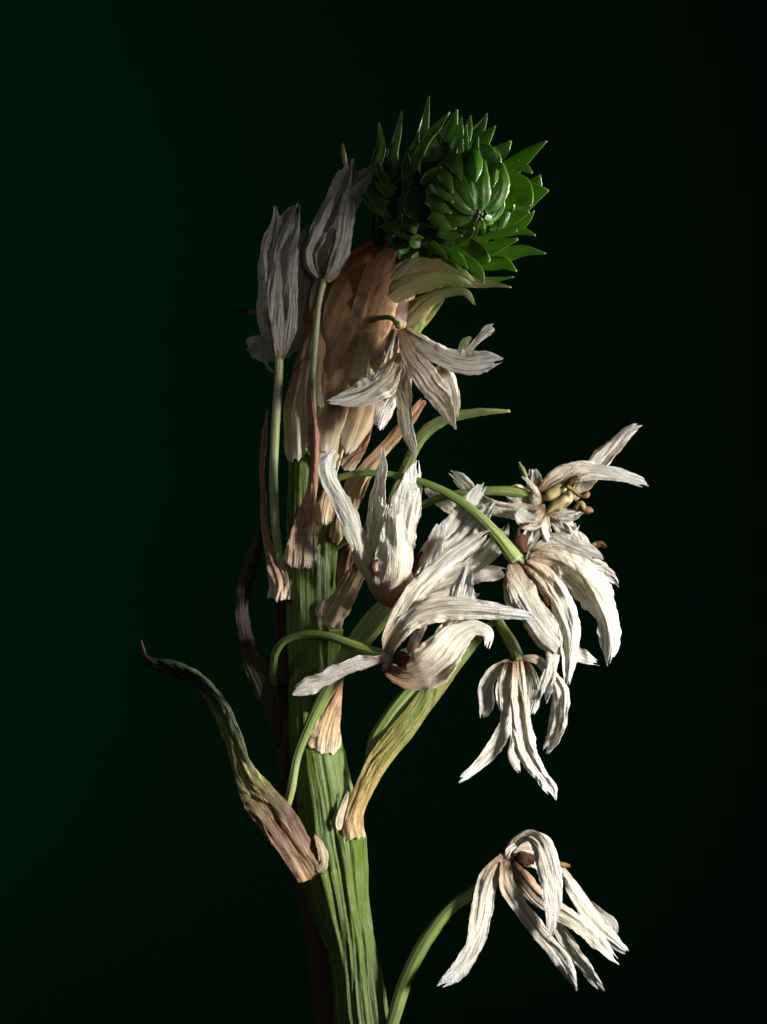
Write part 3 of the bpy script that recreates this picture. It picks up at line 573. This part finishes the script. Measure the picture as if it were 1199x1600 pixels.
# N: lowest flower, on its own bent stalk
f = flower('lowest nodding flower on a long bent stalk of its own', 792, 1340, 60, 9, PETAL_BROWN)
tube('pedicel', PEDICEL, f, [(576, 1740, 8), (594, 1665, 9), (614, 1596, 10.5), (636, 1528, 11), (670, 1464, 11), (708, 1417, 10), (746, 1390, 9.5), (776, 1362, 9), (792, 1342, 9)], d=(20, 30, 36, 42, 48, 52, 54, 56, 60), nu=40, ribs=7, rib=0.05)
petals(f, [
    ([(858, 1335, 6), (882, 1366, 8), (904, 1402, 13), (926, 1438, 14), (958, 1470, 11), (988, 1495, 2)], (56, 60), (-20, 15), {'cup': .35}),
    ([(920, 1412, 6), (936, 1430, 9), (955, 1446, 10), (959, 1468, 3)], (48, 50), (0, 20), {'mat': PETAL_GREY}),
    ([(850, 1405, 7), (872, 1447, 9), (889, 1477, 13), (912, 1508, 11), (932, 1534, 7), (946, 1551, 2)], (58, 62), (15, -20), {'cup': .35}),
    ([(798, 1350, 8), (816, 1376, 14), (843, 1403, 13), (872, 1422, 12), (906, 1446, 13), (938, 1472, 12), (955, 1492, 7), (969, 1506, 2)], (62, 74), (-15, 15), {'mat': PETAL_BROWN, 'cup': .35}),
    ([(788, 1346, 7), (794, 1385, 12), (810, 1412, 13), (836, 1446, 13), (864, 1481, 12), (888, 1516, 11), (901, 1548, 2)], (74, 84), (15, -10), {'fold': .2, 'cup': .2}),
    ([(787, 1337, 6), (766, 1370, 14), (753, 1421, 17), (745, 1466, 15), (726, 1504, 13), (706, 1526, 11), (684, 1542, 4)], (70, 86), (20, 0, 20), {'cup': .4}),
    ([(796, 1338, 8), (812, 1332, 20), (836, 1334, 22), (858, 1350, 16)], (46, 36), (0, 0), {'mat': PETAL_BROWN, 'cup': -.4}),
    ([(792, 1338, 5), (806, 1316, 8), (824, 1306, 10), (844, 1318, 16), (856, 1348, 20), (862, 1392, 17), (863, 1430, 11), (858, 1472, 3)], (66, 78, 88, 98, 104, 106, 104, 100), (-25, -10, 5), {'cup': .35}),
    ([(792, 1342, 4), (796, 1328, 5), (806, 1320, 4)], (74, 80), (30, 0), {'cup': .5}),
])
blob('ovary', RUST, f, 822, 1342, 54, 20, 11, 11, 10, .3)
stamen(f, [(868, 1350, 3), (880, 1352, 4), (891, 1353, 2)], (60, 60))

# ------------------------------------------------------------------ green growing tip
tip = blob('growing_tip', CORE, plant, 676, 338, 36, 98, 84, 62, -40, .08, 36, 26)
tip['label'] = 'fresh green growing tip, a rosette of pointed bracts round a bud'
hb = dict(wr=0.25, jag=0.03, tip=0.0, flut=0.10, thick=2.2, nu=15, nv=30)


crnd = random.Random(11)


def hbr(pts, d, tilt=0, cup=-0.35, mat=None, **k):
    kk = dict(hb); kk.update(k)
    pts = [(p[0] + crnd.uniform(-1.5, 1.5), p[1] + crnd.uniform(-1.5, 1.5), p[2] * crnd.uniform(.78, .98)) for p in pts]; kk['facet'] = .12; tilt = tilt + crnd.uniform(-22, 22)
    ribbon('bract', mat or GREEN, tip, pts, d, (tilt, tilt * 0.5), cup=cup, **kk)


# outer bracts: base, middle, point
hbr([(668, 290, 12), (655, 235, 10), (664, 195, 8), (670, 151, 1)], (30, 20))
hbr([(640, 300, 12), (612, 245, 10), (622, 205, 7), (628, 175, 1)], (30, 24))
hbr([(620, 310, 12), (588, 258, 11), (596, 225, 9), (592, 191, 1)], (30, 26))
hbr([(606, 330, 10), (562, 292, 9), (549, 276, 7), (541, 262, 1)], (40, 36))
hbr([(735, 280, 16), (742, 212, 12), (752, 196, 9), (762, 176, 1)], (36, 26))
hbr([(722, 290, 14), (724, 228, 10), (731, 205, 8), (737, 179, 1)], (40, 34))
hbr([(745, 285, 16), (750, 225, 14), (762, 212, 9), (774, 198, 1)], (44, 40))
hbr([(760, 300, 18), (770, 248, 17), (785, 235, 12), (799, 220, 1.2)], (44, 44))
hbr([(770, 310, 18), (797, 265, 16), (824, 243, 11), (853, 221, 1)], (38, 50))
hbr([(770, 315, 20), (810, 295, 22), (832, 292, 16), (844, 274, 1)], (44, 60))
hbr([(765, 330, 26), (805, 312, 30), (836, 302, 18), (858, 298, 1.2)], (50, 70))
hbr([(760, 350, 18), (795, 352, 14), (818, 344, 10), (836, 331, 1)], (50, 74))
hbr([(755, 352, 16), (788, 360, 11), (812, 358, 9), (837, 367, 1)], (60, 80))
hbr([(740, 392, 14), (778, 400, 13), (815, 392, 9), (852, 396, 1)], (60, 84))
hbr([(730, 400, 14), (758, 408, 13), (785, 411, 11), (807, 424, 1)], (70, 96))
hbr([(700, 425, 14), (735, 440, 10), (770, 437, 5), (804, 434, .8)], (60, 70))
hbr([(700, 435, 12), (745, 443, 7), (775, 444, 5), (799, 448, 1)], (70, 84), mat=SHEATH_G)
# inner, brightest bracts
hbr([(690, 300, 34), (682, 262, 36), (694, 226, 22), (706, 200, 12), (715, 172, 1.2)], (66, 70, 66, 60, 56), cup=-.4, thick=3)
hbr([(660, 310, 14), (648, 262, 11), (668, 216, 9), (684, 196, 7), (702, 176, 1)], (70, 76, 76, 72, 68), tilt=30)
hbr([(712, 262, 16), (714, 235, 12), (718, 206, 7), (721, 181, 1)], (70, 66))
hbr([(750, 300, 20), (780, 262, 11), (806, 259, 9), (824, 264, 6), (832, 270, 1.5)], (66, 84, 92, 94, 94), cup=-.2)
hbr([(755, 320, 36), (790, 300, 38), (812, 300, 26), (824, 312, 12), (830, 322, 2)], (72, 86, 92, 96, 96), cup=-.3)
hbr([(752, 338, 16), (785, 342, 14), (810, 336, 10), (826, 330, 2)], (84, 98), cup=-.3)
hbr([(735, 372, 16), (764, 368, 9), (788, 362, 7), (809, 359, 2)], (96, 116), cup=-.2)
hbr([(725, 400, 16), (758, 390, 13), (784, 382, 9), (809, 374, 2)], (86, 112), cup=-.25)
hbr([(690, 385, 30), (725, 392, 26), (752, 400, 12), (764, 408, 2)], (86, 104), cup=-.3)
hbr([(700, 390, 12), (728, 404, 11), (748, 424, 9), (757, 443, 1)], (96, 120), cup=.3)
hbr([(680, 388, 9), (700, 393, 9), (716, 402, 8), (731, 419, 1)], (104, 124), cup=.3)
hbr([(672, 380, 6), (682, 388, 7), (690, 396, 6), (698, 404, 1.5)], (100, 116), cup=.3)
# thin spikes between the broad bracts
for i in range(16):
    a_ = math.radians(-118 + i * 12.5 + crnd.uniform(-5, 5)); r1 = crnd.uniform(96, 128)
    hbr([(706 + 45 * math.cos(a_), 318 + 50 * math.sin(a_), 7), (706 + 78 * math.cos(a_ + .06), 318 + 84 * math.sin(a_ + .06), 6.5), (706 + r1 * math.cos(a_), 318 + r1 * math.sin(a_), 1)], (44, crnd.uniform(40, 74)))
# shaded bracts on the left of the rosette
for (bx, by, tx, ty, w, d0, d1) in [(660, 330, 628, 253, 9, 60, 70), (650, 340, 631, 273, 8, 76, 92), (650, 350, 638, 298, 8, 90, 108), (640, 300, 655, 205, 10, 52, 58),
                                    (640, 360, 606, 300, 12, 60, 66), (640, 370, 600, 335, 12, 66, 76), (645, 380, 606, 372, 12, 74, 84), (650, 390, 622, 404, 12, 80, 92),
                                    (655, 360, 628, 335, 10, 92, 106), (660, 380, 642, 372, 10, 100, 118), (660, 400, 650, 418, 10, 90, 104), (625, 320, 580, 272, 10, 44, 46)]:
    mx, my = bx * .45 + tx * .55, by * .45 + ty * .55
    hbr([(bx, by, w), (mx - 4, my, w * 1.1), (tx, ty, 1)], (d0, d1))

for i in range(10):
    q = i / 9; bx = 668 - 62 * math.sin(q * 2.6 + .2) + crnd.uniform(-10, 22); by = 268 + 130 * q + crnd.uniform(-8, 8); ln = crnd.uniform(24, 40)
    a_ = math.radians(-118 - 70 * q + crnd.uniform(-14, 14))
    d0 = 46 + 52 * max(0.0, 1 - ((bx - 676) / 98) ** 2 - ((by - 338) / 92) ** 2) ** .5
    hbr([(bx, by, 9), (bx + ln * .5 * math.cos(a_), by + ln * .5 * math.sin(a_), 8), (bx + ln * math.cos(a_), by + ln * math.sin(a_), 1)], (d0 - 4, d0 - 16), cup=.3)

# the central bud: smooth lobes closing on an off-centre apex, overlapped by pointed scales
BX, BY_, BD, BRAD = 722.0, 300.0, 92.0, 60.0
bud = blob('bud', SCALE, tip, BX, BY_, BD, 57, 58, 56, 0, .03, 36, 26)


def on_bud(x, y, lift):
    q = 1 - ((x - BX) / 66) ** 2 - ((y - BY_) / 70) ** 2
    return BD + BRAD * math.sqrt(max(0.02, q)) + lift


lobes = [[(770, 258, 15), (776, 288, 19), (769, 316, 15), (757, 332, 2)], [(744, 252, 14), (748, 285, 18), (751, 312, 14), (749, 331, 2)],
         [(716, 258, 12), (725, 288, 15), (737, 316, 11), (745, 329, 2)], [(698, 282, 10), (711, 306, 12), (727, 325, 9), (741, 334, 2)],
         [(781, 304, 7), (778, 326, 9), (767, 340, 8), (757, 338, 2)], [(770, 364, 9), (765, 353, 8), (757, 342, 1.5)],
         [(735, 364, 9), (742, 353, 7), (749, 341, 1.5)], [(698, 345, 9), (716, 346, 8), (738, 340, 1.5)], [(752, 366, 8), (753, 354, 6), (753, 342, 1.5)]]
over = [[(735, 238, 15), (740, 262, 14), (742, 286, 1.5)], [(706, 246, 13), (714, 262, 11), (721, 281, 1.5)], [(688, 262, 11), (698, 281, 10), (707, 301, 1.5)],
        [(764, 238, 13), (775, 248, 9), (781, 261, 1.5)], [(676, 285, 10), (692, 301, 9), (708, 316, 1.5)], [(670, 310, 10), (688, 323, 9), (706, 333, 1.5)],
        [(750, 236, 12), (766, 237, 8), (777, 246, 1.5)], [(674, 335, 10), (694, 350, 9), (713, 358, 1.5)], [(713, 373, 9), (728, 368, 8), (741, 357, 1.5)],
        [(686, 360, 10), (704, 367, 8), (723, 368, 1.5)], [(773, 266, 7), (771, 281, 6), (770, 293, 1)], [(781, 345, 7), (776, 355, 6), (765, 360, 1.5)],
        [(664, 290, 9), (676, 272, 9), (690, 262, 1.5)], [(790, 330, 8), (786, 345, 8), (778, 360, 1.5)]]
for k, (rows, lift, cp) in enumerate(((lobes, 2, .26), (over, 8, .3))):
    for pts in rows:
        dd = [on_bud(p[0], p[1], lift + (2.5 * i if k else 0)) for i, p in enumerate(pts)]
        ribbon('bud_scale', SCALE, tip, pts, dd, (0, 0), cup=cp, wr=0.5, jag=0.06, tip=0.0, flut=0.03, thick=3.0, nu=17, nv=26)
for (x, y) in [(746, 337), (752, 334), (757, 338), (751, 342), (744, 343), (759, 332), (748, 331)]:
    blob('floret', CORE, tip, x, y, on_bud(x, y, 6), 4.5, 3, 3, 60 + x * 7 % 90, .2, 10, 8)

# the plant's empty sits at the foot of the stem; children keep their place
bpy.context.view_layer.update()
plant.location = base
for o in plant.children:
    o.matrix_parent_inverse.translation = (-base[0], -base[1], -base[2])
